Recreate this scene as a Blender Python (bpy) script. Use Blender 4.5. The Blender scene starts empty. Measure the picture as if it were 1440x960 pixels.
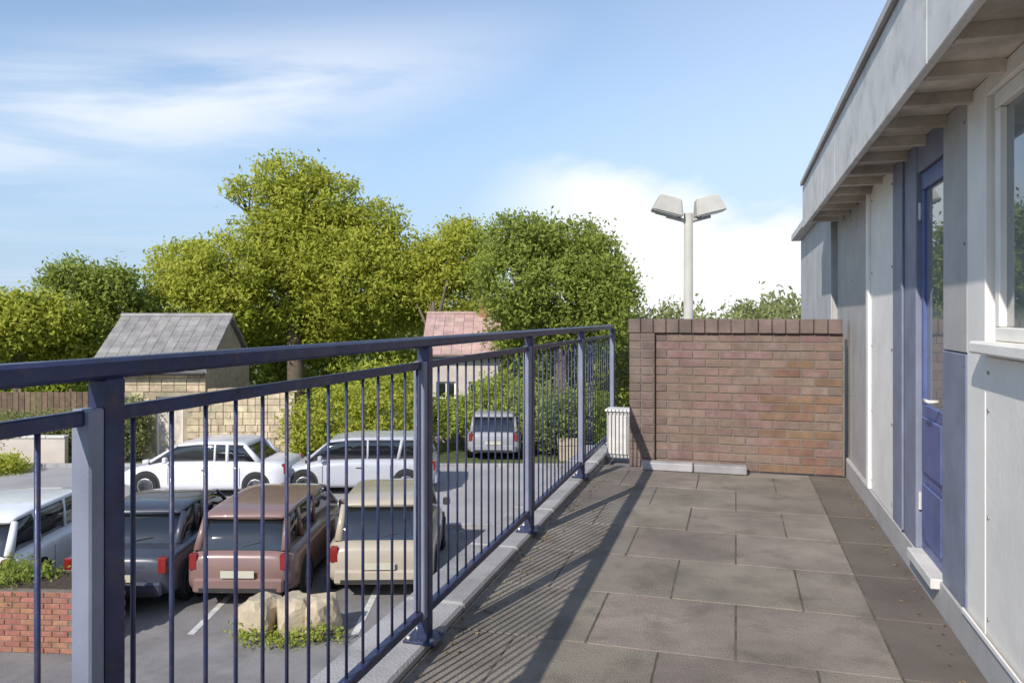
import bpy, bmesh, math, random
import numpy as np
from mathutils import Vector, Matrix
R = math.radians
sc = bpy.context.scene
random.seed(7); rng = np.random.default_rng(7)

# ---------------------------------------------------------------- camera
EYE = 1.35; F = 1100.0
cam = bpy.data.cameras.new('camera'); camo = bpy.data.objects.new('camera', cam)
sc.collection.objects.link(camo)
camo.location = (0, 0, EYE); camo.rotation_euler = (R(90), 0, 0)
cam.lens = F/1440*36; cam.sensor_width = 36; cam.shift_y = -35/1440
cam.clip_start = .05; cam.clip_end = 6000
sc.camera = camo
# ---------------------------------------------------------------- light
SUN_EL, SUN_AZ = 36, 213          # azimuth clockwise from +Y: behind the camera, to the left
w = bpy.data.worlds.new('World'); sc.world = w; w.use_nodes = True
nt = w.node_tree; nt.nodes.clear()
def wn(t, **k):
    n = nt.nodes.new(t)
    for a, b in k.items(): setattr(n, a, b)
    return n
sky = wn('ShaderNodeTexSky', sky_type='NISHITA', sun_disc=False, sun_elevation=R(SUN_EL), sun_rotation=R(SUN_AZ),
         air_density=1.0, dust_density=.2, ozone_density=2.2)
bg = wn('ShaderNodeBackground'); bg.inputs[1].default_value = .125
out = wn('ShaderNodeOutputWorld')
tc = wn('ShaderNodeTexCoord')
sep = wn('ShaderNodeSeparateXYZ'); nt.links.new(tc.outputs['Generated'], sep.inputs[0])
def wmath(op, a, b=None, c=None, clamp=False):
    n = wn('ShaderNodeMath', operation=op, use_clamp=clamp)
    for i, v in enumerate((a, b, c)):
        if v is None: continue
        if isinstance(v, (int, float)): n.inputs[i].default_value = v
        else: nt.links.new(v, n.inputs[i])
    return n.outputs[0]
# clouds on a plane high overhead: direction / height
zc = wmath('MAXIMUM', wmath('ADD', sep.outputs[2], .06), .02)
cmb = wn('ShaderNodeCombineXYZ')
nt.links.new(wmath('DIVIDE', sep.outputs[0], zc), cmb.inputs[0]); nt.links.new(wmath('DIVIDE', sep.outputs[1], zc), cmb.inputs[1])
def wnoise(scale, loc, detail=6, rough=.55, sx=1, sy=1, dist=0):
    m = wn('ShaderNodeMapping'); m.inputs['Location'].default_value = loc; m.inputs['Scale'].default_value = (sx, sy, 1)
    nt.links.new(cmb.outputs[0], m.inputs[0])
    n = wn('ShaderNodeTexNoise'); n.inputs['Scale'].default_value = scale; n.inputs['Detail'].default_value = detail
    n.inputs['Roughness'].default_value = rough; n.inputs['Distortion'].default_value = dist
    nt.links.new(m.outputs[0], n.inputs['Vector']); return n.outputs[0]
def sm(x, lo, hi):
    n = wn('ShaderNodeMapRange', interpolation_type='SMOOTHSTEP'); n.inputs[1].default_value = lo; n.inputs[2].default_value = hi
    nt.links.new(x, n.inputs[0]); return n.outputs[0]
az = wmath('ARCTAN2', sep.outputs[0], sep.outputs[1]); el = wmath('ARCSINE', sep.outputs[2])
wisps = wnoise(.5, (3.1, 1.7, 0), 6, .55, 1, 2.2, .5)
band = wnoise(.55, (8.3, 4.2, 0), 7, .55, 1, .5, .3)
def bump(x, c, wd): return wmath('POWER', 2.718, wmath('MULTIPLY', wmath('POWER', wmath('DIVIDE', wmath('SUBTRACT', x, c), wd), 2), -1))
wis = wmath('MULTIPLY', sm(wisps, .46, .7), .12)
st = wmath('MULTIPLY', wmath('MULTIPLY', bump(az, -.42, .38), bump(wmath('ADD', el, wmath('MULTIPLY', az, -.22)), .335, .065)), sm(wisps, .3, .58))
wis = wmath('MAXIMUM', wis, wmath('MULTIPLY', st, .72))
# cloud bank, low over the end of the walkway and on round the horizon to the right
edge = wmath('ADD', wmath('SUBTRACT', .155, el), wmath('MULTIPLY', wmath('SUBTRACT', band, .5), .35))
side = wmath('MULTIPLY', sm(az, -.10, .14), wmath('SUBTRACT', 1, sm(az, 1.2, 1.7)))
lowc = wmath('MULTIPLY', sm(edge, -.055, .03), side)
haze_l = wmath('MULTIPLY', sm(az, -.3, .5), .22)
cl = wmath('MAXIMUM', wmath('MAXIMUM', wis, haze_l), lowc, clamp=True)
hz = wn('ShaderNodeMix', data_type='RGBA')
nt.links.new(wmath('MULTIPLY', wmath('SUBTRACT', 1, sm(el, .02, .42)), .85), hz.inputs[0]); nt.links.new(sky.outputs[0], hz.inputs[6]); hz.inputs[7].default_value = (2.4, 3.3, 4.55, 1)
mix = wn('ShaderNodeMix', data_type='RGBA')
nt.links.new(cl, mix.inputs[0]); nt.links.new(hz.outputs[2], mix.inputs[6]); mix.inputs[7].default_value = (5.9, 6.0, 6.2, 1)
nt.links.new(mix.outputs[2], bg.inputs[0]); nt.links.new(bg.outputs[0], out.inputs[0])

sl = bpy.data.lights.new('sun', 'SUN'); sl.energy = 3.5; sl.angle = R(.5); sl.color = (1, .95, .87)
so = bpy.data.objects.new('sun', sl); sc.collection.objects.link(so)
sd = Vector((math.sin(R(SUN_AZ))*math.cos(R(SUN_EL)), math.cos(R(SUN_AZ))*math.cos(R(SUN_EL)), math.sin(R(SUN_EL))))
so.rotation_euler = sd.to_track_quat('Z', 'Y').to_euler(); so.location = (-10, -10, 20)
sc.view_settings.view_transform = 'Standard'; sc.view_settings.look = 'None'
sc.view_settings.exposure = 0.55; sc.view_settings.gamma = 1

# ---------------------------------------------------------------- helpers
TH = math.atan(315/1100)                 # the walkway runs 16 degrees right of the view axis
RX = Vector((math.cos(TH), -math.sin(TH), 0)); DY = Vector((math.sin(TH), math.cos(TH), 0))
def W(u, v, z=0): return RX*u + DY*v + Vector((0, 0, z))
def at(x, y, Y): return Vector(((x-720)/F*Y, Y, EYE-(y-445)/F*Y))
def tag(o, label=None, cat=None, group=None, kind=None):
    if label: o['label'] = label
    if cat: o['category'] = cat
    if group: o['group'] = group
    if kind: o['kind'] = kind
    return o
def empty(name, loc=(0, 0, 0), rz=0.0):
    o = bpy.data.objects.new(name, None); o.location = loc; o.rotation_euler = (0, 0, rz); o.empty_display_size = .2
    sc.collection.objects.link(o); return o
class MB:
    def __init__(s): s.bm = bmesh.new()
    def box(s, x0, x1, y0, y1, z0, z1, M=None, taper=0):
        t = taper
        co = [(x0,y0,z0),(x1,y0,z0),(x1,y1,z0),(x0,y1,z0),(x0+t,y0+t,z1),(x1-t,y0+t,z1),(x1-t,y1-t,z1),(x0+t,y1-t,z1)]
        vs = [s.bm.verts.new((M @ Vector(c)) if M else c) for c in co]
        for f in ((3,2,1,0),(4,5,6,7),(0,1,5,4),(1,2,6,5),(2,3,7,6),(3,0,4,7)): s.bm.faces.new([vs[i] for i in f])
        return s
    def poly(s, pts):
        s.bm.faces.new([s.bm.verts.new(p) for p in pts]); return s
    def prism(s, pts, vec):                       # extrude a polygon along vec
        vec = Vector(vec); a = [s.bm.verts.new(p) for p in pts]; b = [s.bm.verts.new(Vector(p)+vec) for p in pts]
        s.bm.faces.new(a[::-1]); s.bm.faces.new(b); n = len(a)
        for i in range(n): s.bm.faces.new((a[i], a[(i+1) % n], b[(i+1) % n], b[i]))
        return s
    def tube(s, pts, r, n=8, cap=True):
        pts = [Vector(p) for p in pts]; rings = []
        rr = r if isinstance(r, (list, tuple)) else [r]*len(pts)
        for i, p in enumerate(pts):
            d = (pts[min(i+1, len(pts)-1)] - pts[max(i-1, 0)]).normalized()
            a = d.orthogonal().normalized() if i == 0 else (a - d*a.dot(d)).normalized()
            b = d.cross(a)
            rings.append([s.bm.verts.new(p + (a*math.cos(k*2*math.pi/n) + b*math.sin(k*2*math.pi/n))*rr[i]) for k in range(n)])
        for q in range(len(rings)-1):
            for k in range(n): s.bm.faces.new((rings[q][k], rings[q][(k+1) % n], rings[q+1][(k+1) % n], rings[q+1][k]))
        if cap: s.bm.faces.new(rings[0][::-1]); s.bm.faces.new(rings[-1])
        return s
    def lathe(s, prof, n=20, c=(0, 0)):
        rings = [[s.bm.verts.new((c[0]+r*math.cos(k*2*math.pi/n), c[1]+r*math.sin(k*2*math.pi/n), z)) for k in range(n)] for r, z in prof]
        for q in range(len(rings)-1):
            for k in range(n): s.bm.faces.new((rings[q][k], rings[q][(k+1) % n], rings[q+1][(k+1) % n], rings[q+1][k]))
        s.bm.faces.new(rings[0][::-1]); s.bm.faces.new(rings[-1]); return s
    def mesh(s, name, bevel=0, smooth=False, seg=1):
        if bevel: bmesh.ops.bevel(s.bm, geom=s.bm.edges[:], offset=bevel, segments=seg, affect='EDGES', clamp_overlap=True)
        bmesh.ops.recalc_face_normals(s.bm, faces=s.bm.faces[:])
        me = bpy.data.meshes.new(name); s.bm.to_mesh(me); s.bm.free()
        if smooth:
            for p in me.polygons: p.use_smooth = True
        return me
    def build(s, name, m, parent=None, bevel=0, smooth=False, loc=None, rz=0, seg=1):
        return inst(name, s.mesh(name, bevel, smooth, seg), m, parent, loc, rz)
def inst(name, me, m=None, parent=None, loc=None, rz=0):
    o = bpy.data.objects.new(name, me)
    if m and not me.materials: me.materials.append(m)
    sc.collection.objects.link(o)
    if loc is not None: o.location = loc
    o.rotation_euler = (0, 0, rz)
    if parent: o.parent = parent
    return o
def copy_tree(o, parent=None):
    c = o.copy(); sc.collection.objects.link(c)
    if parent: c.parent = parent; c.matrix_parent_inverse = o.matrix_parent_inverse
    for ch in [x for x in sc.collection.objects if x.parent == o]: copy_tree(ch, c)
    return c
# materials
def mat(name, col, rough=.7, var=.12, scale=6, col2=None, bump=.15, bscale=60, metal=0, spec=.4, objvar=0.0, dirt=None, coat=0):
    m = bpy.data.materials.new(name); m.use_nodes = True; t = m.node_tree; b = t.nodes['Principled BSDF']
    b.inputs['Roughness'].default_value = rough; b.inputs['Metallic'].default_value = metal; b.inputs['Specular IOR Level'].default_value = spec
    b.inputs['Coat Weight'].default_value = coat
    co = t.nodes.new('ShaderNodeTexCoord')
    geo = t.nodes.new('ShaderNodeNewGeometry')
    n1 = t.nodes.new('ShaderNodeTexNoise'); n1.inputs['Scale'].default_value = scale; n1.inputs['Detail'].default_value = 6; n1.inputs['Roughness'].default_value = .6
    t.links.new(geo.outputs['Position'], n1.inputs['Vector'])
    mx = t.nodes.new('ShaderNodeMix'); mx.data_type = 'RGBA'
    c2 = col2 or tuple(c*(1-var*2.2) for c in col)
    mx.inputs[6].default_value = (*c2[:3], 1); mx.inputs[7].default_value = (*(min(1, c*(1+var)) if not col2 else c for c in col[:3]), 1)
    rm = t.nodes.new('ShaderNodeMapRange'); rm.inputs[1].default_value = .3; rm.inputs[2].default_value = .7
    t.links.new(n1.outputs[0], rm.inputs[0]); t.links.new(rm.outputs[0], mx.inputs[0])
    last = mx.outputs[2]
    if objvar:
        oi = t.nodes.new('ShaderNodeObjectInfo'); hs = t.nodes.new('ShaderNodeHueSaturation')
        ma = t.nodes.new('ShaderNodeMapRange'); ma.inputs[3].default_value = 1-objvar; ma.inputs[4].default_value = 1+objvar
        t.links.new(oi.outputs['Random'], ma.inputs[0]); t.links.new(ma.outputs[0], hs.inputs['Value'])
        mb = t.nodes.new('ShaderNodeMath'); mb.operation = 'MULTIPLY_ADD'; mb.inputs[1].default_value = .035; mb.inputs[2].default_value = .4825
        fr = t.nodes.new('ShaderNodeMath'); fr.operation = 'FRACT'; mm = t.nodes.new('ShaderNodeMath'); mm.operation = 'MULTIPLY'; mm.inputs[1].default_value = 7.13
        t.links.new(oi.outputs['Random'], mm.inputs[0]); t.links.new(mm.outputs[0], fr.inputs[0]); t.links.new(fr.outputs[0], mb.inputs[0]); t.links.new(mb.outputs[0], hs.inputs['Hue'])
        t.links.new(last, hs.inputs['Color']); last = hs.outputs[0]
    if dirt:                                     # (colour, scale, amount)
        n3 = t.nodes.new('ShaderNodeTexNoise'); n3.inputs['Scale'].default_value = dirt[1]; n3.inputs['Detail'].default_value = 8; n3.inputs['Roughness'].default_value = .65
        mp = t.nodes.new('ShaderNodeMapping'); mp.inputs['Location'].default_value = (13, 5, 2)
        t.links.new(geo.outputs['Position'], mp.inputs[0]); t.links.new(mp.outputs[0], n3.inputs['Vector'])
        r3 = t.nodes.new('ShaderNodeMapRange'); r3.inputs[1].default_value = .5; r3.inputs[2].default_value = .72; r3.inputs[4].default_value = dirt[2]
        t.links.new(n3.outputs[0], r3.inputs[0])
        m3 = t.nodes.new('ShaderNodeMix'); m3.data_type = 'RGBA'; m3.inputs[7].default_value = (*dirt[0], 1)
        t.links.new(r3.outputs[0], m3.inputs[0]); t.links.new(last, m3.inputs[6]); last = m3.outputs[2]
    t.links.new(last, b.inputs['Base Color'])
    if bump:
        n2 = t.nodes.new('ShaderNodeTexNoise'); n2.inputs['Scale'].default_value = bscale; n2.inputs['Detail'].default_value = 4
        t.links.new(geo.outputs['Position'], n2.inputs['Vector'])
        bp = t.nodes.new('ShaderNodeBump'); bp.inputs['Strength'].default_value = bump; bp.inputs['Distance'].default_value = .01
        t.links.new(n2.outputs[0], bp.inputs['Height']); t.links.new(bp.outputs[0], b.inputs['Normal'])
    return m
M = {}
M['rimm'] = mat('bolt_metal', (.35, .34, .33), .45, .2, 30, metal=.7, bump=0)
M['navy'] = mat('navy_paint', (.028, .036, .10), .42, .2, 9, bump=.12, bscale=70, coat=.15, dirt=((.13, .085, .06), 22, .45))
M['blue'] = mat('blue_paint', (.10, .13, .30), .4, .12, 5, bump=.08, bscale=120, dirt=((.2, .2, .22), 7, .3))
M['greyblue'] = mat('grey_blue_paint', (.21, .225, .30), .5, .1, 5, bump=.08, bscale=120, dirt=((.2, .2, .2), 7, .3))
M['white'] = mat('white_paint', (.84, .80, .735), .5, .05, 2.5, bump=.12, bscale=35, dirt=((.50, .47, .42), 4, .2))
M['grey'] = mat('grey_paint', (.44, .42, .40), .6, .08, 3, bump=.12, bscale=40, dirt=((.25, .24, .22), 4, .4))
M['greylight'] = mat('light_grey_boards', (.45, .45, .45), .6, .08, 3, bump=.12, bscale=40, objvar=.05)
M['fascia'] = mat('fascia_paint', (.66, .63, .59), .55, .08, 4, bump=.1, bscale=50, dirt=((.25, .23, .2), 5, .5))
M['soffit'] = mat('soffit_boards', (.60, .53, .45), .7, .2, 5, bump=.3, bscale=60)
M['paving'] = mat('paving_concrete', (.27, .23, .192), .9, .18, 1.6, bump=1, bscale=150, objvar=.08, dirt=((.12, .10, .08), 4.5, .7))
M['gutter'] = mat('damp_paving', (.16, .14, .12), .85, .12, 2, bump=.5, bscale=130, dirt=((.08, .07, .06), 3, .5))
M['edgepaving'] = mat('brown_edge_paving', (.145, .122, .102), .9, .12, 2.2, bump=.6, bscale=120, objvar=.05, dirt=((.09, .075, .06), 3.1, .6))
M['jointsand'] = mat('joint_sand', (.17, .145, .115), 1, .3, 7, bump=1, bscale=200, dirt=((.06, .075, .03), 3, .9))
M['kerb'] = mat('kerb_concrete', (.34, .33, .33), .85, .12, 3, bump=.5, bscale=110, objvar=.16, dirt=((.12, .11, .1), 5, .5))
M['brick'] = mat('brick_clay', (.20, .132, .108), .9, .12, 9, bump=.6, bscale=90, objvar=.12, dirt=((.26, .21, .185), 6, .6))
M['coping'] = mat('coping_stone', (.18, .13, .11), .85, .15, 5, bump=.5, bscale=90, objvar=.12, dirt=((.08, .07, .06), 6, .5))
M['orangebrick'] = mat('orange_brick', (.20, .12, .08), .9, .12, 9, bump=.6, bscale=90, objvar=.12)
M['mortar'] = mat('mortar', (.19, .155, .13), .95, .12, 6, bump=.6, bscale=120)
def glass(name, tint=(.02, .025, .025), rough=.01):
    m = bpy.data.materials.new(name); m.use_nodes = True; b = m.node_tree.nodes['Principled BSDF']
    b.inputs['Base Color'].default_value = (*tint, 1); b.inputs['Roughness'].default_value = rough; b.inputs['IOR'].default_value = 1.9
    return m
M['glass'] = glass('window_glass', (.20, .215, .21))
M['glass'].node_tree.nodes['Principled BSDF'].inputs['IOR'].default_value = 2.1
#@@LIGHT_END

# ================================================================ terrain
def struct(name, mb, m, **k): o = mb.build(name, m, **k); o['kind'] = 'structure'; return o
LOW = -3.2
M['terrain'] = mat('grass_ground', (.10, .13, .035), .95, .3, .6, bump=1, bscale=9, dirt=((.22, .18, .11), .35, .6))
M['yard'] = mat('yard_gravel', (.23, .20, .165), .95, .15, 1.0, bump=.9, bscale=45, dirt=((.12, .105, .09), .8, .6))
struct('ground', MB().poly([(-900, -60, LOW), (900, -60, LOW), (900, 1800, LOW), (-900, 1800, LOW)]), M['terrain'])
MEB = MB().box(0, .215, 0, .10, 0, .065).mesh('brick', bevel=.004)

struct('road', MB().poly([(-60, 16.8, LOW+.008), (60, 16.8, LOW+.008), (60, 23.6, LOW+.008), (-60, 23.6, LOW+.008)]), mat('pale_road', (.34, .33, .335), .9, .08, .8, bump=.5, bscale=40, dirt=((.2, .19, .18), .7, .5)))
struct('car_park', MB().poly([(-60, -8, LOW+.004), (60, -8, LOW+.004), (60, 16.796, LOW+.004), (-60, 16.796, LOW+.004)]), mat('worn_asphalt', (.235, .222, .22), .9, .15, .9, bump=.8, bscale=60, dirt=((.10, .09, .08), 1.1, .6)))
kb = empty('kerb', (0, 0, LOW)); kb['kind'] = 'structure'
kbm = MB().box(0, .9, 0, .14, -.05, .11).mesh('kerb_stone', bevel=.012)
for row in (16.75, 23.6):
    for i in range(22): inst('kerb_stone', kbm, M['kerb'], kb, (-15+i*.91, row, 0))
# painted bay lines
bay = MB()
for i in range(7): bay.box(-9.35+i*2.35, -9.25+i*2.35, 11.2, 15.8, LOW+.006, LOW+.010)
struct('bay_lines', bay, mat('line_paint', (.6, .6, .58), .8, .1, 3, dirt=((.25, .24, .22), 6, .7)))

# ---------------- cars
def paint(name, c): 
    m = mat(name, c, .32, .04, 2, bump=0, coat=.6, dirt=((.2, .18, .15), 3, .15)); return m
M['rubber'] = mat('tyre_rubber', (.02, .02, .02), .85, .1, 8)
M['rim'] = mat('rim_metal', (.4, .4, .42), .35, .1, 8, metal=.8, bump=0)
M['lamp_red'] = mat('red_lens', (.22, .02, .018), .2, .1, 9, bump=0, coat=.6)
M['lamp_clear'] = mat('clear_lens', (.6, .6, .62), .1, .1, 9, bump=0, coat=.8)
M['trim'] = mat('black_trim', (.03, .03, .03), .6, .1, 9, bump=.1)
M['plate'] = mat('plate_cream', (.5, .48, .38), .5, .05, 9, bump=0)
M['carglass'] = glass('car_glass', (.012, .014, .016), .03)
def loft(st, n=14, flat=.0):
    """st: (y, half width, z bottom, z top, squareness)"""
    mb = MB(); rings = []
    for y, hw, zb, zt, e in st:
        rg = []
        for k in range(n*2):
            a = math.pi*(k+.5)/n; c, s_ = math.cos(a), math.sin(a)
            x = hw*math.copysign(abs(c)**e, c); z = (zb+zt)/2 + (zt-zb)/2*math.copysign(abs(s_)**e, s_)
            rg.append(mb.bm.verts.new((x, y, z)))
        rings.append(rg)
    N = n*2
    for q in range(len(rings)-1):
        for k in range(N): mb.bm.faces.new((rings[q][k], rings[q][(k+1) % N], rings[q+1][(k+1) % N], rings[q+1][k]))
    mb.bm.faces.new(rings[0]); mb.bm.faces.new(rings[-1][::-1]); return mb
def make_car(label, m, loc, rz, L=4.1, Wd=1.72, H=1.46, van=False, group='parked cars', rd=0.0):
    """tail towards local -Y"""
    r = empty('parked_van' if van else 'parked_car', loc, rz); tag(r, label, 'van' if van else 'car', group)
    h = Wd/2; b = L/2; bt = .92 if not van else 1.05
    loft([(-b, h*.80, .42, bt-.12, .4), (-b+.06, h*.93, .27, bt-.03, .35), (-b+.35, h, .2, bt, .3), (-.2, h*1.01, .18, bt+.01, .28), (b-1.15, h, .18, bt-.02, .3), (b-.45, h*.96, .2, bt-.16, .35), (b-.08, h*.84, .28, bt-.26, .42), (b, h*.7, .38, bt-.38, .5)]).build('body', m, r, smooth=True)
    zt = H
    k_ = -b+rd
    cab = loft([(k_+.12, h*.84, bt-.12, bt+.0, .4), (k_+.36+rd*.3, h*.80, bt-.12, zt-.10, .36), (k_+.75+rd*.2, h*.80, bt-.12, zt-.035, .36), (.2, h*.80, bt-.12, zt-.035, .36), (.72, h*.78, bt-.12, zt-.14, .38), (b-.80, h*.84, bt-.14, bt-.01, .4)])
    cab.build('window_band', M['carglass'], r, smooth=True)
    loft([(k_+.30+rd*.3, h*.70, zt-.13, zt-.07, .5), (k_+.42+rd*.3, h*.76, zt-.12, zt-.015, .45), (k_+.9+rd*.2, h*.775, zt-.11, zt+.005, .45), (.1, h*.775, zt-.11, zt, .45), (.62, h*.74, zt-.16, zt-.07, .5), (.70, h*.66, zt-.16, zt-.10, .6)]).build('roof', m, r, smooth=True)
    for s_ in (-1, 1):
        MB().tube([(s_*h*.80, k_+.14, bt-.03), (s_*h*.755, k_+.36+rd*.3, zt-.10)], [.075, .05], 8).build('pillar', m, r, smooth=True)
        MB().tube([(s_*h*.82, b-.84, bt-.03), (s_*h*.72, .66, zt-.12)], [.04, .03], 8).build('pillar', m, r, smooth=True)
        MB().tube([(s_*h*.825, -.33, bt-.05), (s_*h*.765, -.33, zt-.07)], .03, 8).build('pillar', m, r, smooth=True)
        MB().tube([(s_*h*.83, k_+.95, bt-.05), (s_*h*.765, k_+.85+rd*.2, zt-.07)], .045, 8).build('pillar', m, r, smooth=True)
        for y in (-.33, .78, -b+1.12): MB().box(s_*h*1.0-.006, s_*h*1.0+.006, y, y+.012, .34, bt-.14).build('door_line', M['trim'], r)
        MB().box(s_*h-.012, s_*h+.012, -.22, -.06, bt-.22, bt-.19).build('door_handle', M['trim'], r)
    for s_ in (-1, 1):
        MB().box(s_*h*.82-.07, s_*h*.82+.06, -b-.005, -b+.10, bt-.30, bt-.05).build('tail_light', M['lamp_red'], r, bevel=.015)
        MB().box(s_*h*.68-.14, s_*h*.68+.10, b-.20, b-.03, bt-.34, bt-.20).build('headlight', M['lamp_clear'], r, bevel=.02)
        MB().box(s_*(h+.07)-.07, s_*(h+.07)+.07, .78, .88, bt-.02, bt+.12).build('wing_mirror', m, r, bevel=.02)
        for y in (-b+.72, b-.80):
            t = MB(); t.lathe([(.18, -.09), (.29, -.085), (.31, -.05), (.31, .05), (.29, .085), (.18, .09)], 22)
            wh = t.build('wheel', M['rubber'], r, loc=(s_*(h-.055), y, .31))
            ar = MB().lathe([(.20, -.008), (.36, -.008), (.36, .008), (.2, .008)], 24).build('wheel_arch', M['trim'], r, loc=(s_*(h-.002), y, .335)); ar.rotation_euler = (0, R(90), 0); wh.rotation_euler = (0, R(90), 0)
            rm_ = MB().lathe([(.0, .07*s_), (.16, .075*s_), (.19, .095*s_), (.205, .09*s_)], 12).build('rim', M['rim'], wh)
    MB().box(-h*.82, h*.82, -b-.05, -b+.1, .28, .50).build('rear_bumper', M['trim'] if van else m, r, bevel=.03)
    MB().box(-h*.72, h*.72, b-.08, b+.03, .24, .42).build('front_bumper', M['trim'], r, bevel=.03)
    MB().box(-h*.7, h*.7, -b-.056, -b-.046, .30, .36).build('bumper_strip', M['trim'], r)
    MB().tube([(0, k_+.12, bt+.04), (.28, k_+.15, bt+.10)], .008, 5).build('wiper', M['trim'], r)
    MB().box(-.26, .26, -b-.062, -b-.051, .52, .63).build('number_plate', M['plate'], r)
    return r
def car_at(x, Y, *a, **k):                       # x: photograph column of the car's middle, Y: its near end
    L = k.get('L', 4.1); return make_car(*a, (at(x, 0, Y+L/2).x, Y+L/2, LOW+.006), **k)
car_at(238, 11.9, 'dark slate blue saloon car parked end on beyond the railing', paint('slate_car_paint', (.045, .05, .07)), rz=R(2), rd=.5, H=1.42)
car_at(395, 12.1, 'dull reddish brown car parked beside the dark slate saloon', paint('brown_car_paint', (.22, .135, .12)), rz=R(-1), L=4.2)
car_at(553, 12.5, 'beige car parked end on behind the second railing post', paint('beige_car_paint', (.42, .36, .28)), rz=R(1.5), L=3.7, H=1.52, rd=.12)
car_at(48, 11.75, 'bright white car parked at the left edge beyond the red brick planter', paint('bright_white_car_paint', (.78, .78, .79)), rz=R(3), L=4.2)
car_at(300, 18.2, 'white car crosswise on the pale road behind the slate saloon', paint('white_car_paint', (.7, .7, .74)), rz=R(88), L=4.3, rd=.55, H=1.40)
car_at(505, 18.6, 'silver car crosswise on the pale road behind the beige car', paint('silver_car_paint', (.45, .46, .5)), rz=R(92), L=4.1)
car_at(700, 24.6, 'grey car with dark windows parked beyond the pale road near the dark tree', paint('grey_car_paint', (.3, .3, .32)), rz=R(-3), L=4.0)

# ---------------- red brick planter, boulders
pl = empty('brick_planter', (at(15, 0, 10.6).x, 10.6, LOW+.004), R(-4)); tag(pl, 'low red brick planter with shrubs in front of the bright white car', 'planter')
M['redbrick'] = mat('red_brick', (.34, .15, .10), .9, .15, 9, bump=.6, bscale=90, objvar=.16, dirt=((.3, .22, .18), 6, .5))
for r_ in range(11):
    for i in range(9):
        inst('brick', MEB, M['redbrick'], pl, (-1.1+i*.225-(r_ % 2)*.11, random.uniform(-.004, .004), r_*.075+.005))
    for i in range(4):
        o = inst('brick', MEB, M['redbrick'], pl, (.92-(r_ % 2)*.11+.11, .12+i*.225, r_*.075+.005), R(90))
MB().box(-1.2, .90, .01, .9, 0, .83).build('mortar_core', M['mortar'], pl)
MB().box(-1.1, .8, .12, .8, .80, .845).build('soil', mat('soil', (.07, .05, .035), 1, .3, 20, bump=1), pl)
def rock(name, label, loc, s_, m, group):
    bm = bmesh.new(); bmesh.ops.create_icosphere(bm, subdivisions=3, radius=1)
    from mathutils import noise
    off = Vector((random.random()*9, random.random()*9, 0))
    for v_ in bm.verts:
        n_ = noise.noise(v_.co*1.3+off)*.35 + noise.noise(v_.co*3+off)*.12
        q = v_.co*(1+n_); q = Vector([math.copysign(min(abs(c), .82), c) for c in q]); v_.co = Vector((q.x*s_[0], q.y*s_[1], (q.z+.6)*s_[2]))
    me = bpy.data.meshes.new(name); bm.to_mesh(me); bm.free()
    return tag(inst(name, me, m, None, loc, random.uniform(0, 6)), label, 'rock', group)
M['sand'] = mat('sandstone', (.46, .38, .27), .9, .12, 4, bump=1, bscale=18, dirt=((.28, .24, .18), 3, .5))
for x, sx, lab in ((365, .36, 'leftmost pale sandstone boulder before the brown car'), (412, .27, 'small pale sandstone boulder in the middle of three'), (452, .34, 'rightmost cream boulder standing before the brown car')):
    rock('boulder', lab, (at(x, 0, 11.3).x, 11.3, LOW), (sx, .32, .36), M['sand'], 'pale boulders edging the car park')

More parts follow.
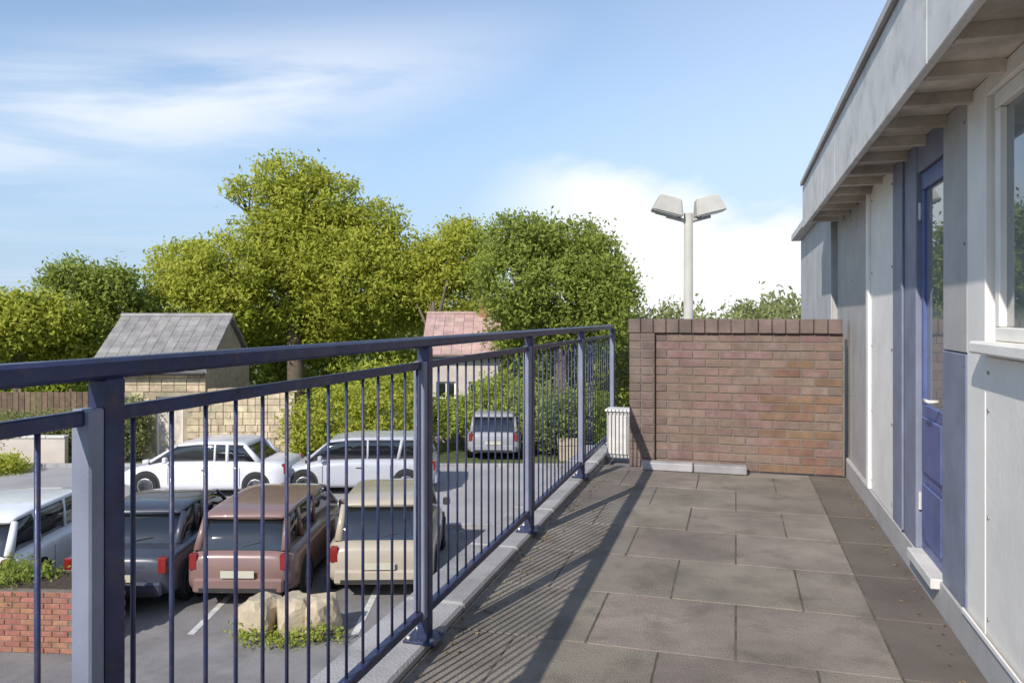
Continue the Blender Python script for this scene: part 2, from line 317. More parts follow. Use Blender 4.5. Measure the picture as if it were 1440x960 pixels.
# ---------------- stone cottage
def house(name, label, x0, x1, Y, depth, eave, ridge, wallm, roofm, wins, door, blocks=None, chim=True):
    X0, X1 = at(x0, 0, Y).x, at(x1, 0, Y).x; Wd = X1-X0; H = eave-LOW
    r = empty(name, ((X0+X1)/2, Y, LOW)); tag(r, label, 'house'); h = Wd/2
    ops = [(a*Wd-h, b*Wd-h, c, d) for a, b, c, d in wins] + ([(door[0]*Wd-h, door[1]*Wd-h, 0, door[2])] if door else [])
    # front wall with openings cut as strips
    xs = sorted({-h, h, *[o[0] for o in ops], *[o[1] for o in ops]}); mb = MB()
    for a, b in zip(xs, xs[1:]):
        z = 0
        for o in sorted([o for o in ops if o[0] <= a+1e-6 and o[1] >= b-1e-6], key=lambda o: o[2]):
            if o[2] > z: mb.box(a, b, 0, .3, z, o[2])
            z = o[3]
        mb.box(a, b, 0, .3, z, H)
    mb.box(-h, -h+.3, .3, depth, 0, H); mb.box(h-.3, h, .3, depth, 0, H); mb.box(-h+.3, h-.3, depth-.3, depth, 0, H)
    wl = mb.build('wall', wallm, r)
    for s_ in (-1, 1): MB().prism([(s_*h, 0, H), (s_*h, depth, H), (s_*h, depth/2, ridge-LOW-.05)], (-s_*.3, 0, 0)).build('gable', wallm, r)
    if blocks:
        bmh = MB().box(0, .38, -.028, 0, 0, .20).mesh('stone', bevel=.008); bms = MB().box(0, .20, -.022, 0, 0, .20).mesh('stone', bevel=.008)
        for k in range(int(H/.215)):
            x = -h+(.0 if k % 2 else -.0); first = k % 2
            while x < h-.15:
                l = .20 if (first or random.random() < .15) else .38; first = 0
                if x+l > h: l = .20
                if x+l > h+.05: break
                z = k*.215+.01
                if not any(x < o[1]+.02 and x+l > o[0]-.02 and z < o[3]+.05 and z+.2 > o[2]-.05 for o in ops):
                    inst('stone', bms if l == .20 else bmh, blocks, wl, (x, random.uniform(-.008, .003), z))
                x += l+.015
    for a, b, c, d in ops:
        isd = c == 0
        if isd:
            dd = MB().box(a+.06, b-.06, .1, .15, 0, d-.06).build('door', M['soffit'], r)
            MB().box(a, a+.055, .08, .2, 0, d).box(b-.055, b, .08, .2, 0, d).box(a+.056, b-.056, .08, .2, d-.055, d).build('frame', M['white'], dd)
        else:
            wf_ = MB().box(a, a+.06, .08, .16, c, d).box(b-.06, b, .08, .16, c, d).box(a+.061, b-.061, .08, .16, c, c+.06).box(a+.061, b-.061, .08, .16, d-.06, d).box((a+b)/2-.02, (a+b)/2+.02, .085, .15, c+.061, d-.061).box(a+.061, (a+b)/2-.021, .09, .145, (c+d)/2-.015, (c+d)/2+.015).box((a+b)/2+.021, b-.061, .09, .145, (c+d)/2-.015, (c+d)/2+.015).build('window', M['white'], r)
            MB().box(a+.06, b-.06, .12, .128, c+.06, d-.06).build('pane', M['carglass'], wf_)
            MB().box(a-.08, b+.08, -.07, .08, c-.08, c-.002).build('sill', M['fascia'], wf_)
    # roof: one board per slope with overlapping tiles on the slope we see
    hr = ridge-LOW; sl_ = math.hypot(depth/2+.25, hr-H+.1); an = math.atan2(hr-H+.1, depth/2+.25)
    rf = empty('roof', (0, 0, 0)); rf.parent = r
    MB().prism([(-h-.15, -.25, H-.1), (-h-.15, depth/2, hr), (-h-.15, depth/2, hr+.06), (-h-.15, -.25, H-.04)], (Wd+.3, 0, 0)).build('roof_slope', roofm, rf)
    MB().prism([(-h-.15, depth+.25, H-.1), (-h-.15, depth/2+.002, hr), (-h-.15, depth/2+.002, hr+.06), (-h-.15, depth+.25, H-.04)], (Wd+.3, 0, 0)).build('roof_slope', roofm, rf)
    nx = int((Wd+.3)/.34); ny = min(int(sl_/.27), 290//nx)
    tm = MB().box(.005, (Wd+.3)/nx-.005, 0, sl_/ny+.05, 0, .018).mesh('roof_tile', bevel=.004)
    for j_ in range(ny):
        for i_ in range(nx):
            t = j_*sl_/ny
            o = inst('roof_tile', tm, roofm, rf, (-h-.15+i_*(Wd+.3)/nx, -.25+t*math.cos(an), H-.03+t*math.sin(an)+.015))
            o.rotation_euler = (an-.03+random.uniform(-.008, .008), 0, 0)
    MB().tube([(-h-.16, depth/2, hr+.08), (h+.16, depth/2, hr+.08)], .09, 8).build('ridge', roofm, rf)
    if chim:
        c = MB().box(h-.75, h-.2, depth/2-.25, depth/2+.25, hr-.4, hr+.55).box(h-.8, h-.15, depth/2-.3, depth/2+.3, hr+.552, hr+.62).build('chimney', M['redbrick'], r)
        MB().lathe([(.1, hr+.62), (.085, hr+.85), (.11, hr+.87), (.11, hr+.9)], 10, (h-.48, depth/2)).build('chimney_pot', M['redbrick'], c)
    MB().tube([(-h-.1, -.3, H-.1), (h+.1, -.3, H-.1)], .05, 8).build('gutter', M['trim'], r)
    return r
M['stonewall'] = mat('cottage_mortar', (.36, .30, .21), .95, .15, 4, bump=1, bscale=30)
M['stoneblk'] = mat('cottage_stone', (.50, .41, .27), .9, .15, 5, bump=1, bscale=30, objvar=.2)
M['slate'] = mat('roof_slate', (.255, .24, .235), .7, .15, 3, bump=.5, bscale=40, objvar=.15, dirt=((.3, .29, .25), 1.5, .5))
M['redtile'] = mat('red_roof_tile', (.46, .31, .28), .9, .15, 3, bump=.5, bscale=40, objvar=.15)
M['pinkrender'] = mat('pale_render', (.55, .48, .43), .9, .06, 2, bump=.5, bscale=40, dirt=((.35, .3, .26), 1.2, .4))
house('stone_cottage', 'tan stone cottage with a grey slate roof beyond the pale road', 132, 288, 25.0, 4.2, -.35, 1.30, M['stonewall'], M['slate'], [(.08, .32, .95, 2.0)], (.56, .80, 2.0), blocks=M['stoneblk'], chim=False)
house('rendered_house', 'pale rendered house with a reddish tiled roof half hidden by trees', 598, 700, 28.3, 4.0, .0, 1.38, M['pinkrender'], M['redtile'], [(.15, .42, 1.0, 2.2), (.6, .86, 1.0, 2.2)], None)
sw = empty('stone_wall', (at(287, 0, 25.1).x, 25.1, LOW)); tag(sw, 'tan sandstone garden wall joined to the right side of the cottage', 'wall')
M['tanblk'] = mat('tan_garden_stone', (.56, .46, .31), .9, .15, 5, bump=1, bscale=30, objvar=.18)
MB().box(.02, 2.9, .01, .35, 0, 2.1).build('mortar_core', M['stonewall'], sw)
sbl = MB().box(0, .38, -.02, .1, 0, .20).mesh('stone', bevel=.01); sbs = MB().box(0, .22, -.02, .1, 0, .20).mesh('stone', bevel=.01)
for k in range(10):
    x = 0
    while x < 2.75:
        sh_ = random.random() < .3 or (x == 0 and k % 2)
        inst('stone', sbs if sh_ else sbl, M['tanblk'], sw, (x, random.uniform(-.01, .006), k*.212+.01)); x += .235 if sh_ else .395
for i in range(7): MB().box(i*.43, i*.43+.42, -.05, .4, 2.13, 2.24).build('coping_stone', M['stoneblk'], sw, bevel=.012)
# ---------------- fence, low wall at the far left
fe = empty('board_fence', (at(-120, 0, 27).x, 27, LOW)); tag(fe, 'brown timber board fence at the left beyond the pale low wall', 'fence')
M['fencewood'] = mat('fence_wood', (.17, .12, .08), .9, .2, 5, bump=.6, bscale=30, objvar=.15)
fb = MB().box(0, .18, 0, .025, 0, 1.95).mesh('board', bevel=.004); fp = MB().box(-.05, .05, .03, .13, 0, 2.05).mesh('post')
for i in range(36): inst('board', fb, M['fencewood'], fe, (i*.2, random.uniform(-.004, .004), random.uniform(-.01, .01)))
for i in range(5): inst('post', fp, M['fencewood'], fe, (.1+i*1.75, 0, 0))
lw = empty('garden_wall', (at(-120, 0, 24).x, 24, LOW)); tag(lw, 'pale low rendered garden wall at the far left of the road', 'wall')
MB().box(0, 4.6, 0, .2, 0, .82).build('wall', M['pinkrender'], lw)
for i in range(8): MB().box(i*.58-.02, i*.58+.55, -.04, .24, .823, .89).build('coping_stone', M['fascia'], lw, bevel=.01)
gb = empty('grit_bin', (at(800, 0, 24.8).x, 24.8, LOW)); tag(gb, 'small cream grit bin beyond the road right of the grey car', 'bin')
MB().box(-.3, .3, -.25, .25, 0, .5, taper=-.03).build('body', M['sand'], gb, bevel=.02); MB().prism([(-.36, -.3, .51), (-.36, .3, .51), (-.36, .3, .66), (-.36, -.3, .56)], (.72, 0, 0)).build('lid', M['sand'], gb)
# ---------------- tall lamp behind the brick wall
lp = empty('street_lamp', (at(968, 0, 15).x, 15, LOW)); tag(lp, 'tall pale lamp post with two wide heads behind the brick wall', 'street lamp')
M['pale'] = mat('pale_lamp_paint', (.42, .40, .36), .6, .06, 4, bump=.05)
zt = at(0, 300, 15).z-LOW
MB().tube([(0, 0, 0), (0, 0, 1.2), (0, 0, 1.25), (0, 0, zt)], [.13, .13, .1, .085], 14).build('pole', M['pale'], lp, smooth=True)
MB().tube([(-.42, 0, zt-.05), (0, 0, zt-.16), (.42, 0, zt-.05)], .04, 8).build('arm', M['pale'], lp, smooth=True)
for s_ in (-1, 1):
    hd = MB().box(-.30, .30, -.2, .2, 0, .34, taper=.09).build('lamp_head', M['pale'], lp, bevel=.025, seg=2); hd.location = (s_*.42, 0, zt-.02); hd.rotation_euler = (0, -s_*R(14), 0)
    MB().box(-.2, .2, -.14, .14, -.02, -.002).build('lens', M['lamp_clear'], hd)

# ================================================================ walkway (raised, with its retaining wall)
fr = -TH
def wobj(mb, name, m, parent=None, **k): return mb.build(name, m, parent, loc=None if parent else (0, 0, 0), rz=0 if parent else fr, **k)
base = MB().box(-1.49, 4.6, -3.5, 9.5, LOW-.2, -.06); base = struct('walkway_base', base, M['kerb'], loc=(0, 0, 0), rz=fr)
walk = empty('walkway', (0, 0, 0), fr); walk['kind'] = 'structure'
me_cache = {}
rw = .0
v = -3.0; k = 0
while v < 7.05:                                    # paving flags, broken joint
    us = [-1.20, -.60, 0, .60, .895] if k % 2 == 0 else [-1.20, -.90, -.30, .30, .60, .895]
    ve = min(v+.62, 7.1)
    for a, b in zip(us, us[1:]):
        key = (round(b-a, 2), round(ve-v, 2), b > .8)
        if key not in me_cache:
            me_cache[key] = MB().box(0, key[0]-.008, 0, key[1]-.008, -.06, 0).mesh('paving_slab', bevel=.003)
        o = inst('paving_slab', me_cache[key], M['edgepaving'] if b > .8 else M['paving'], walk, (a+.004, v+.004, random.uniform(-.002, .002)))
        o.rotation_euler = (random.uniform(-.001, .001), random.uniform(-.001, .001), 0)
    v = ve; k += 1
MB().box(-1.20, .897, -3, 7.1, -.07, -.0045).build('joint_bed', M['jointsand'], walk)
kmesh = MB().box(-1.50, -1.205, 0, .905, -.25, .03).mesh('kerb_stone', bevel=.012)
for i in range(12): inst('kerb_stone', kmesh, M['kerb'], walk, (0, -3+i*.915, random.uniform(-.003, .003)))

# ================================================================ railing
U0 = -1.228; TOP = 1.225
rail = empty('railing', W(U0, 0, .03), fr)
tag(rail, 'navy blue metal railing with upright bars along the left edge of the walkway', 'railing')
pm = MB().box(-.026, .026, -.026, .026, 0, TOP-.028).mesh('post', bevel=.006)
bo = MB().lathe([(.011, 0), (.011, .006), (.007, .012)], 6).mesh('bolt'); bk = MB().box(-.018, .018, -.01, 0, 0, .06).mesh('bracket', bevel=.002)
sm_ = MB().box(-.024, .024, -.019, .019, .10, TOP-.086).mesh('post_lit_face', bevel=.004)  # added paler strip: imitates the sunlit near face of the navy post
fm = MB().box(-.07, .07, -.07, .07, 0, .012).mesh('base_plate', bevel=.003)
pv = [1.30-1.69+i*1.69 for i in range(6)]
for y in pv:
    if y > 9: continue
    p = inst('post', pm, M['navy'], rail, (0, y, 0))
    bp_ = inst('base_plate', fm, M['navy'], p, (0, 0, 0))
    for bx in (-.05, .05):
        for by in (-.05, .05): inst('bolt', bo, M['rimm'], bp_, (bx, by, .012))
    for z in (.16, 1.05): inst('bracket', bk, M['navy'], p, (0, -.026, z))
    inst('post_lit_face', sm_, M['greyblue'], rail, (0, y-.048, 0))
tr = MB().box(-.026, .026, pv[0], 8.0, TOP-.03, TOP+.012); tr.build('top_rail', M['navy'], rail, bevel=.008)
MB().box(-.012, .012, pv[0], 8.0, TOP-.118, TOP-.088).build('upper_rail', M['navy'], rail, bevel=.004)
MB().box(-.018, .018, pv[0], 8.0, .10, .135).build('bottom_rail', M['navy'], rail, bevel=.004)
bm_ = MB().tube([(0, 0, .13), (0, 0, TOP-.09)], .0055, 6).mesh('baluster', smooth=True)
y = pv[0]+.11
while y < 7.95:
    if min(abs(y-q) for q in pv) > .045: inst('baluster', bm_, M['navy'], rail, (0, y, 0))
    y += .118

# ================================================================ brick wall at the end
bw = empty('brick_wall', W(0, 7.12, 0), fr)
tag(bw, 'reddish brown brick wall with darker coping across the far end of the walkway', 'wall')
BL, BH, BD = .215, .065, .10
brm = MB().box(0, BL, 0, BD, 0, BH).mesh('brick', bevel=.003)
bro = MB().box(0, BL, 0, BD, 0, BH).mesh('brick', bevel=.003)
brh = MB().box(0, .1025, 0, BD, 0, BH).mesh('brick', bevel=.004)
x0, x1, zt = -.70, .885, 1.24
nc = 16
for r in range(nc):
    x = x0
    if r % 2: inst('brick', brh, M['brick'], bw, (x, random.uniform(-.003, .003), r*.075+.005)); x += .1125
    while x+BL <= x1+.02:
        og = x > .2 and random.random() < (.75 if r < 9 else .2)
        inst('brick', bro if og else brm, M['orangebrick'] if og else M['brick'], bw, (x, random.uniform(-.002, .003), r*.075+.005)); x += .225
    if x < x1-.04:
        inst('brick', brh, M['brick'], bw, (x, random.uniform(-.004, .004), r*.075+.005))
    for q in (0, 1):                              # pier at the free end
        inst('brick', brh, M['coping'], bw, (x0-.225+q*.1125, -.05+random.uniform(-.003, .003), r*.075+.005))
MB().box(x0-.001, x1-.003, .007, .22, 0, nc*.075).build('mortar_core', M['mortar'], bw)
MB().box(x0-.223, x0-.002, -.043, .22, 0, nc*.075).build('mortar_core', M['mortar'], bw)
cm = MB().box(0, .107, -.03, .23, 0, .125).mesh('coping_brick', bevel=.006)
for i in range(16): inst('coping_brick', cm, M['coping'], bw, (x0-.235+i*.1125, random.uniform(-.003, .003), nc*.075+.003))
ks = MB().box(0, .44, 0, .13, 0, .07).mesh('edging_stone', bevel=.008)
for i in range(2):
    o = inst('edging_stone', ks, M['kerb'], None, W(-.80+i*.45, 6.93, .002), fr+random.uniform(-.01, .01))
    tag(o, ['left pale stone block lying at the foot of the brick wall', 'right pale stone block lying at the foot of the brick wall'][i], 'stone', 'pale stone blocks at the foot of the brick wall')
cb = empty('utility_cabinet', W(-1.08, 7.45, 0), fr); tag(cb, 'small pale grey metal cabinet beside the left end of the brick wall', 'cabinet')
MB().box(-.11, .11, 0, .18, .0, .44).build('body', M['grey'], cb, bevel=.006)
MB().box(-.125, .125, -.015, .20, .443, .465).build('lid', M['white'], cb, bevel=.004)
MB().box(-.095, .095, -.012, -.001, .04, .41).build('door', M['fascia'], cb, bevel=.003)

# ================================================================ building on the right
UB = .908
bl = empty('timber_building', W(UB, 0, 0), fr)
tag(bl, 'white timber building with blue door and deep eave along the right side of the walkway', 'building')
def B(name, x0, x1, y0, y1, z0, z1, m, parent=None, bevel=.004): return MB().box(x0, x1, y0, y1, z0, z1).build(name, M[m], parent or bl, bevel=bevel)
B('plinth', -.012, 3.4, -2, 8.0, -.02, .14, 'grey')
# near wall panels under and around the window
vs = [-2, -.9, .3, 1.5, 2.4, 3.34]
for a, b in zip(vs, vs[1:]): B('wall_panel', 0, .08, a+.003, b-.003, .143, 1.20, 'white')
B('wall_panel', .0, .08, 3.345, 3.585, .143, 2.25, 'white')
# window
wf = B('window', .02, .08, -1.9, 3.30, 1.26, 1.31, 'white')
for a in (-1.9, -.6, .7, 2.0, 3.25): B('frame', .02, .08, a, a+.05, 1.312, 2.12, 'white', wf)
B('frame', .018, .08, -1.9, 3.30, 2.122, 2.18, 'white', wf)
for a in (-1.9, -.6, .7, 2.0):
    B('pane', .045, .05, a+.052, a+1.298, 1.311, 2.121, 'glass', wf, 0)
B('sill', -.06, .08, -1.95, 3.335, 1.212, 1.258, 'white', bevel=.008)
B('wall_head', .0, .08, -2, 3.34, 2.182, 2.25, 'white')
# door bay
B('wall_panel', .0, .09, 3.59, 3.97, 1.20, 2.25, 'grey')
B('lower_panel', -.004, .09, 3.59, 3.97, .143, 1.195, 'greyblue')
dr = B('door', .02, .06, 4.0, 4.49, .15, .90, 'blue')
for a, b in ((4.0, 4.045), (4.445, 4.49)): B('stile', .018, .062, a, b, .902, 2.0, 'blue', dr)
B('rail', .018, .062, 4.0, 4.49, 2.002, 2.09, 'blue', dr)
B('glass_pane', .034, .040, 4.046, 4.444, .90, 2.0, 'glass', dr, 0)
for a, b in ((.22, .50), (.56, .84)): B('panel', .008, .02, 4.05, 4.44, a, b, 'blue', dr, .008)
MB().tube([(.0, 4.06, .95), (-.04, 4.06, .95), (-.04, 4.16, .95)], .009, 8).build('handle', M['fascia'], dr, smooth=True)
for z in (.35, 1.85): MB().tube([(.012, 4.492, z), (.012, 4.492, z+.09)], .008, 8).build('hinge', M['fascia'], dr)
B('door_head', .0, .09, 3.975, 4.50, 2.095, 2.25, 'greyblue')
B('threshold', -.05, .05, 3.98, 4.50, .10, .148, 'fascia')
B('side_panel', -.006, .09, 4.505, 5.13, .143, 2.25, 'greyblue')
B('batten', -.02, -.007, 4.79, 4.83, .16, 2.24, 'greyblue')
B('wall_panel', 0, .08, 5.135, 5.95, .143, 2.25, 'white')
B('corner_board', -.02, .1, 5.953, 6.05, .143, 2.25, 'white')
B('wall_panel', .02, .08, 6.055, 7.10, .143, 2.25, 'grey')
B('wall_panel', .02, .08, 7.105, 8.0, .143, 2.25, 'grey')
sc_ = MB().lathe([(.007, 0), (.007, .003), (.004, .005)], 8).mesh('screw')
for y in (2.44, 2.9, 3.30, 3.62, 5.18, 5.9, 5.17, 6.1, 7.05):
    for z in (.22, .60, 1.0, 1.14) if y < 3.4 else (.22, .7, 1.15, 1.65, 2.15):
        o = inst('screw', sc_, M['rimm'], bl, (-.001 if y < 6 else .019, y, z)); o.rotation_euler = (0, R(-90), 0)
B('cover_strip', -.012, -.001, 2.385, 2.415, .15, 1.19, 'white', bevel=.002)
B('drip_rail', -.022, -.013, 2.42, 3.58, .142, .165, 'white', bevel=.003)
# roof
B('soffit', -.255, .06, -2.2, 8.0, 2.253, 2.27, 'soffit', bevel=0)
for i in range(25): B('rafter_end', -.252, 0, -2.1+i*.4, -2.05+i*.4, 2.205, 2.252, 'soffit', bevel=0)
for i in range(4): B('fascia', -.29, -.257, -2.2+i*2.56, -2.2+(i+1)*2.56-.004, 2.20, 2.60, 'fascia')
pr = [(-.315, 0, 2.602), (-.315, 0, 2.64), (3.6, 0, 3.4), (3.6, 0, 3.36)]
MB().prism([(x, -2.25, z) for x, _, z in pr], (0, 10.25, 0)).build('roof', M['grey'], bl)
B('back_wall', 3.3, 3.4, -2, 8.0, .14, 3.1, 'white')
B('end_wall', .083, 3.29, 7.9, 8.0, .14, 2.5, 'white')
sh = empty('grey_shed', W(UB, 8.05, 0), fr); tag(sh, 'plain pale grey shed standing beyond the white timber building', 'shed')
MB().box(-.02, 3, 0, 3.6, -3.4, 2.42).build('wall', M['grey'], sh)
for i in range(24): MB().box(-.034, -.021, .01+i*.15, .148+i*.15, -.2, 2.40).build('board', M['greylight'], sh)
MB().prism([(-.15, -.02, 2.423), (3.1, -.02, 2.423), (3.1, -.02, 2.9), (-.15, -.02, 2.5)], (0, 3.8, 0)).build('roof', M['fascia'], sh)
# ================================================================ trees
def leafmat(name, c1, c2):
    m = bpy.data.materials.new(name); m.use_nodes = True; t = m.node_tree; b = t.nodes['Principled BSDF']
    at_ = t.nodes.new('ShaderNodeAttribute'); at_.attribute_name = 'tint'
    mx = t.nodes.new('ShaderNodeMix'); mx.data_type = 'RGBA'; mx.inputs[6].default_value = (*c1, 1); mx.inputs[7].default_value = (*c2, 1)
    t.links.new(at_.outputs['Fac'], mx.inputs[0]); t.links.new(mx.outputs[2], b.inputs['Base Color'])
    b.inputs['Roughness'].default_value = .6; b.inputs['Specular IOR Level'].default_value = .25
    tr_ = t.nodes.new('ShaderNodeBsdfTranslucent'); t.links.new(mx.outputs[2], tr_.inputs[0])
    ms = t.nodes.new('ShaderNodeMixShader'); ms.inputs[0].default_value = .5
    o = t.nodes['Material Output']; t.links.new(b.outputs[0], ms.inputs[1]); t.links.new(tr_.outputs[0], ms.inputs[2]); t.links.new(ms.outputs[0], o.inputs[0])
    return m
LM = {'lime': leafmat('lime_leaves', (.30, .34, .045), (.56, .57, .09)),
      'mid': leafmat('mid_leaves', (.25, .31, .04), (.44, .50, .08)),
      'dark': leafmat('dark_leaves', (.20, .25, .045), (.38, .44, .09)),
      'olive': leafmat('olive_leaves', (.20, .225, .08), (.36, .38, .15))}
M['bark'] = mat('bark', (.14, .11, .08), .95, .25, 12, bump=1, bscale=25)
def leaves(name, blobs, n, size, m, parent=None, holes=.25):
    """blobs: (centre, radii) ; leaves as small bent quads in clumps through the blobs"""
    C = np.array([b[0] for b in blobs], float); S = np.array([b[1] for b in blobs], float)
    vol = S.prod(1)**.67; pr = vol/vol.sum()
    nk = max(6, n//26)
    bi = rng.choice(len(blobs), nk, p=pr)
    d = rng.normal(size=(nk, 3)); d /= np.linalg.norm(d, axis=1)[:, None]
    r = rng.uniform(.45, 1.03, nk)**.7
    tw = C[bi] + d*S[bi]*r[:, None]
    tw += rng.normal(size=(nk, 3))*S[bi]*.04
    ki = rng.integers(0, nk, n); cs = size*rng.uniform(1.6, 3.6, nk)
    p = tw[ki] + rng.normal(size=(n, 3))*cs[ki][:, None]*np.array([1, 1, .7])
    tint = np.clip(rng.uniform(0, 1, nk)[ki]*.6 + rng.uniform(0, .4, n), 0, 1)
    a = rng.normal(size=(n, 3)) + d[ki]*.3; a /= np.linalg.norm(a, axis=1)[:, None]
    nrm = d[ki]*.5 + np.array([-.25, -.35, .6]) + rng.normal(size=(n, 3))*.75
    b = np.cross(nrm, a); b /= (np.linalg.norm(b, axis=1)[:, None]+1e-9)
    L = size*rng.uniform(.7, 1.5, n)[:, None]
    P = np.empty((n, 4, 3)); P[:, 0] = p - a*L; P[:, 1] = p - b*L*.42 + a*L*.1; P[:, 2] = p + a*L; P[:, 3] = p + b*L*.42 + a*L*.1
    me = bpy.data.meshes.new(name); me.vertices.add(n*4); me.vertices.foreach_set('co', P.ravel())
    me.loops.add(n*4); me.loops.foreach_set('vertex_index', np.arange(n*4)); me.polygons.add(n)
    me.polygons.foreach_set('loop_start', np.arange(0, n*4, 4)); me.polygons.foreach_set('loop_total', np.full(n, 4))
    at_ = me.attributes.new('tint', 'FLOAT', 'FACE'); at_.data.foreach_set('value', tint.astype(np.float32))
    me.update(calc_edges=True)
    return inst(name, me, m, parent)
def tree(name, label, foot, blobs_px, Y, m, n, size, group=None, trunk_r=.25, cat='tree'):
    """blobs_px: (x, y, rx, ry) in photograph pixels, set at distance Y and given real depth"""
    root = empty(name, foot); tag(root, label, cat, group)
    f = Vector(foot); bl_ = []
    for i, (x, y, rx, ry) in enumerate(blobs_px):
        dz = random.uniform(-.5, .5)*rx/F*Y
        c = at(x, y, Y) - f; c.y += dz
        bl_.append((tuple(c), (rx/F*Y, .8*(rx+ry)/2/F*Y, ry/F*Y)))
    leaves('crown', bl_, n, size, m, root)
    mb = MB(); top = max(b[0][2] for b in bl_); cx = np.mean([b[0][0] for b in bl_])
    hub = Vector((cx*.5, 0, top*.45))
    mb.tube([(0, 0, -.3), Vector((cx*.2, 0, top*.2)), hub, Vector((cx*.7, .1, top*.6))], [trunk_r*1.2, trunk_r, trunk_r*.7, trunk_r*.25], 10)
    for c, s in bl_:
        e = Vector(c); mid = hub.lerp(e, .5) + Vector((random.uniform(-.3, .3), random.uniform(-.3, .3), -.1))
        mb.tube([hub*.9, mid, e], [trunk_r*.45, trunk_r*.25, trunk_r*.08], 6)
        for q in range(4):
            e2 = e + Vector([random.uniform(-1, 1)*s[j]*.9 for j in range(3)])
            mb.tube([mid.lerp(e, .6), e2], [trunk_r*.14, trunk_r*.03], 4)
    mb.build('trunk', M['bark'], root, smooth=True)
    return root

def foot(x, Y, z=LOW): return (at(x, 0, Y).x, Y, z)
tree('tall_tree', 'tallest tree in the middle distance with a loose yellow green crown', foot(420, 36),
     [(405, 250, 58, 32), (430, 285, 80, 50), (415, 330, 90, 55), (450, 350, 105, 60), (330, 380, 85, 45), (265, 385, 60, 50), (500, 390, 90, 70), (380, 430, 130, 60), (335, 265, 22, 18), (525, 320, 40, 40), (300, 430, 90, 50), (470, 450, 110, 40)], 36, LM['lime'], 95000, .10, trunk_r=.4)
tree('broad_tree', 'darker rounded tree just left of the brick wall', foot(790, 27),
     [(735, 335, 60, 35), (800, 345, 70, 40), (720, 400, 55, 60), (800, 410, 85, 60), (850, 420, 42, 65), (770, 470, 90, 40), (835, 380, 50, 50)], 27, LM['dark'], 48000, .075, trunk_r=.3)
tree('bushy_tree', 'low lime green tree between the tall tree and the dark round tree', foot(610, 33),
     [(600, 375, 60, 42), (655, 360, 50, 50), (625, 425, 80, 50), (570, 400, 60, 55), (640, 320, 18, 12)], 36, LM['lime'], 34000, .09, trunk_r=.22)
tree('garden_tree', 'low bright green tree at the left edge above the rail', foot(30, 31),
     [(20, 452, 75, 38), (70, 448, 60, 36), (40, 492, 100, 35), (-60, 440, 60, 45)], 31, LM['lime'], 30000, .1, trunk_r=.22)
tree('conifer_tree', 'small dark tree left of the tall yellow green tree', foot(160, 33),
     [(110, 395, 42, 30), (165, 405, 40, 30), (165, 440, 60, 35), (130, 480, 70, 30)], 33, LM['dark'], 20000, .09, trunk_r=.2)
def shrub(name, label, blobs_px, Y, m, n, size, group='shrubs beyond the pale road', cat='shrub', z=LOW):
    x = sum(b[0] for b in blobs_px)/len(blobs_px); root = empty(name, foot(x, Y, z)); tag(root, label, cat, group); f = Vector(root.location)
    bl_ = []
    for (x, y, rx, ry) in blobs_px:
        c = at(x, y, Y)-f; bl_.append((tuple(c), (rx/F*Y, min(rx, 60)/F*Y, ry/F*Y)))
    leaves('foliage', bl_, n, size, m, root)
    mb = MB()
    for c, s_ in bl_:
        for q in range(5): mb.tube([(c[0]*.4+random.uniform(-.1, .1), 0, -.05), (c[0]+random.uniform(-.6, .6)*s_[0], random.uniform(-.4, .4)*s_[1], c[2]+random.uniform(-.2, .5)*s_[2])], [.03, .008], 5)
    mb.build('stem', M['bark'], root); return root
shrub('large_shrub', 'bright yellow green shrub right of the stone cottage', [(470, 590, 70, 50), (540, 570, 60, 60), (430, 620, 40, 30), (520, 620, 70, 30)], 25.5, LM['lime'], 22000, .06)
shrub('large_shrub', 'green shrub below the pale rendered house', [(640, 585, 45, 28), (705, 565, 42, 40)], 26.6, LM['mid'], 14000, .06)
shrub('large_shrub', 'dark brownish green shrub behind the grey car', [(760, 590, 60, 50), (820, 590, 50, 45)], 26, LM['dark'], 14000, .06)
shrub('large_shrub', 'olive shrub in front of the brown fence', [(30, 605, 70, 25), (95, 600, 40, 22)], 25.5, LM['olive'], 12000, .05)
shrub('large_shrub', 'tiny yellow green shrub at the left edge before the pale wall', [(5, 662, 32, 22)], 22.8, LM['lime'], 4000, .045)
shrub('large_shrub', 'dull green shrub against the left corner of the cottage', [(180, 600, 24, 42)], 24.6, LM['olive'], 5000, .05)
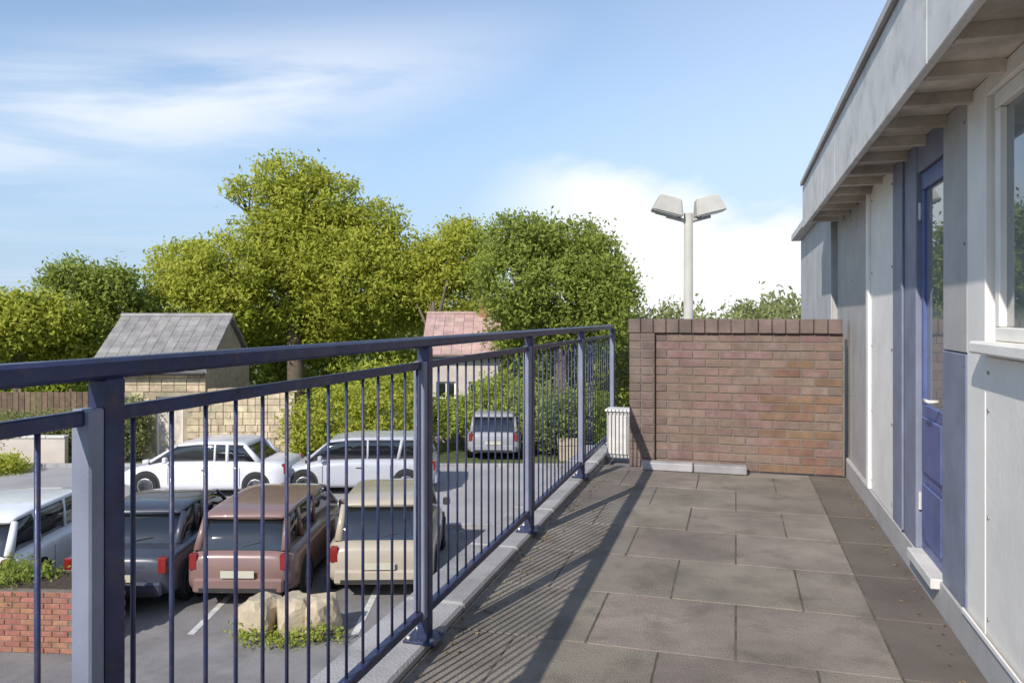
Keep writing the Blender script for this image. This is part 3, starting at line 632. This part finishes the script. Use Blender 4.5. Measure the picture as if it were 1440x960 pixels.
shrub('planter_shrub', 'low bushy plant growing in the red brick planter', [(5, 812, 55, 14), (55, 816, 30, 10)], 11.1, LM['dark'], 4000, .03, group='plants in the brick planter')
# hedge and wood that close the view
def mass(name, x0, x1, ytop, Y, m, n, size, h_, thick):
    bl_ = []
    X0, X1 = at(x0, 0, Y).x, at(x1, 0, Y).x; k = max(3, int((X1-X0)/(h_*.6)))
    for i in range(k):
        t = i/(k-1); zt_ = at(0, ytop, Y).z + random.uniform(-.12, .12)*h_
        bl_.append(((X0+(X1-X0)*t, Y+random.uniform(-.4, .4)*thick, (zt_+LOW)/2), (h_*.55, thick, (zt_-LOW)/2)))
    o = leaves(name, bl_, n, size, m); return tag(o, kind='stuff')
tag(mass('hedge', -260, 900, 470, 38, LM['mid'], 60000, .13, 4, 1.5), 'continuous green hedge closing the view under the trees', 'hedge')
tag(mass('far_hedge', 840, 1300, 417, 30, LM['olive'], 26000, .09, 3.5, 1.2), 'pale olive hedge showing just above the brick wall', 'hedge')
tag(mass('distant_wood', -1200, 2200, 432, 120, LM['olive'], 60000, .5, 14, 6), 'distant low wood along the horizon', 'wood')

# small weeds in the car park and leaf litter blown against the kerb
shrub('weed_clump', 'small clump of weeds growing round the feet of the pale boulders', [(350, 888, 25, 7), (410, 892, 35, 6), (465, 886, 22, 7)], 10.95, LM['mid'], 900, .03, group=None, cat='weeds')
nl = 420
u_ = -1.19 + np.abs(rng.normal(size=nl))*.10; v_ = rng.uniform(-.2, 7, nl)
u_[300:] = .88 - np.abs(rng.normal(size=nl-300))*.07
mb = MB()
for a, b in zip(u_, v_):
    an = rng.uniform(0, 6.28); L_ = rng.uniform(.006, .016); c_, s_2 = math.cos(an)*L_, math.sin(an)*L_
    mb.poly([(a-c_, b-s_2, .004), (a+s_2*.5, b-c_*.5, .009), (a+c_, b+s_2, .006), (a-s_2*.5, b+c_*.5, .003)])
ll = mb.build('leaf_litter', mat('dry_leaf', (.22, .15, .07), .9, .3, 30, bump=0), None, loc=(0, 0, 0), rz=fr); ll['kind'] = 'stuff'; ll['label'] = 'dry leaf litter along the edges of the walkway'; ll['category'] = 'leaf litter'
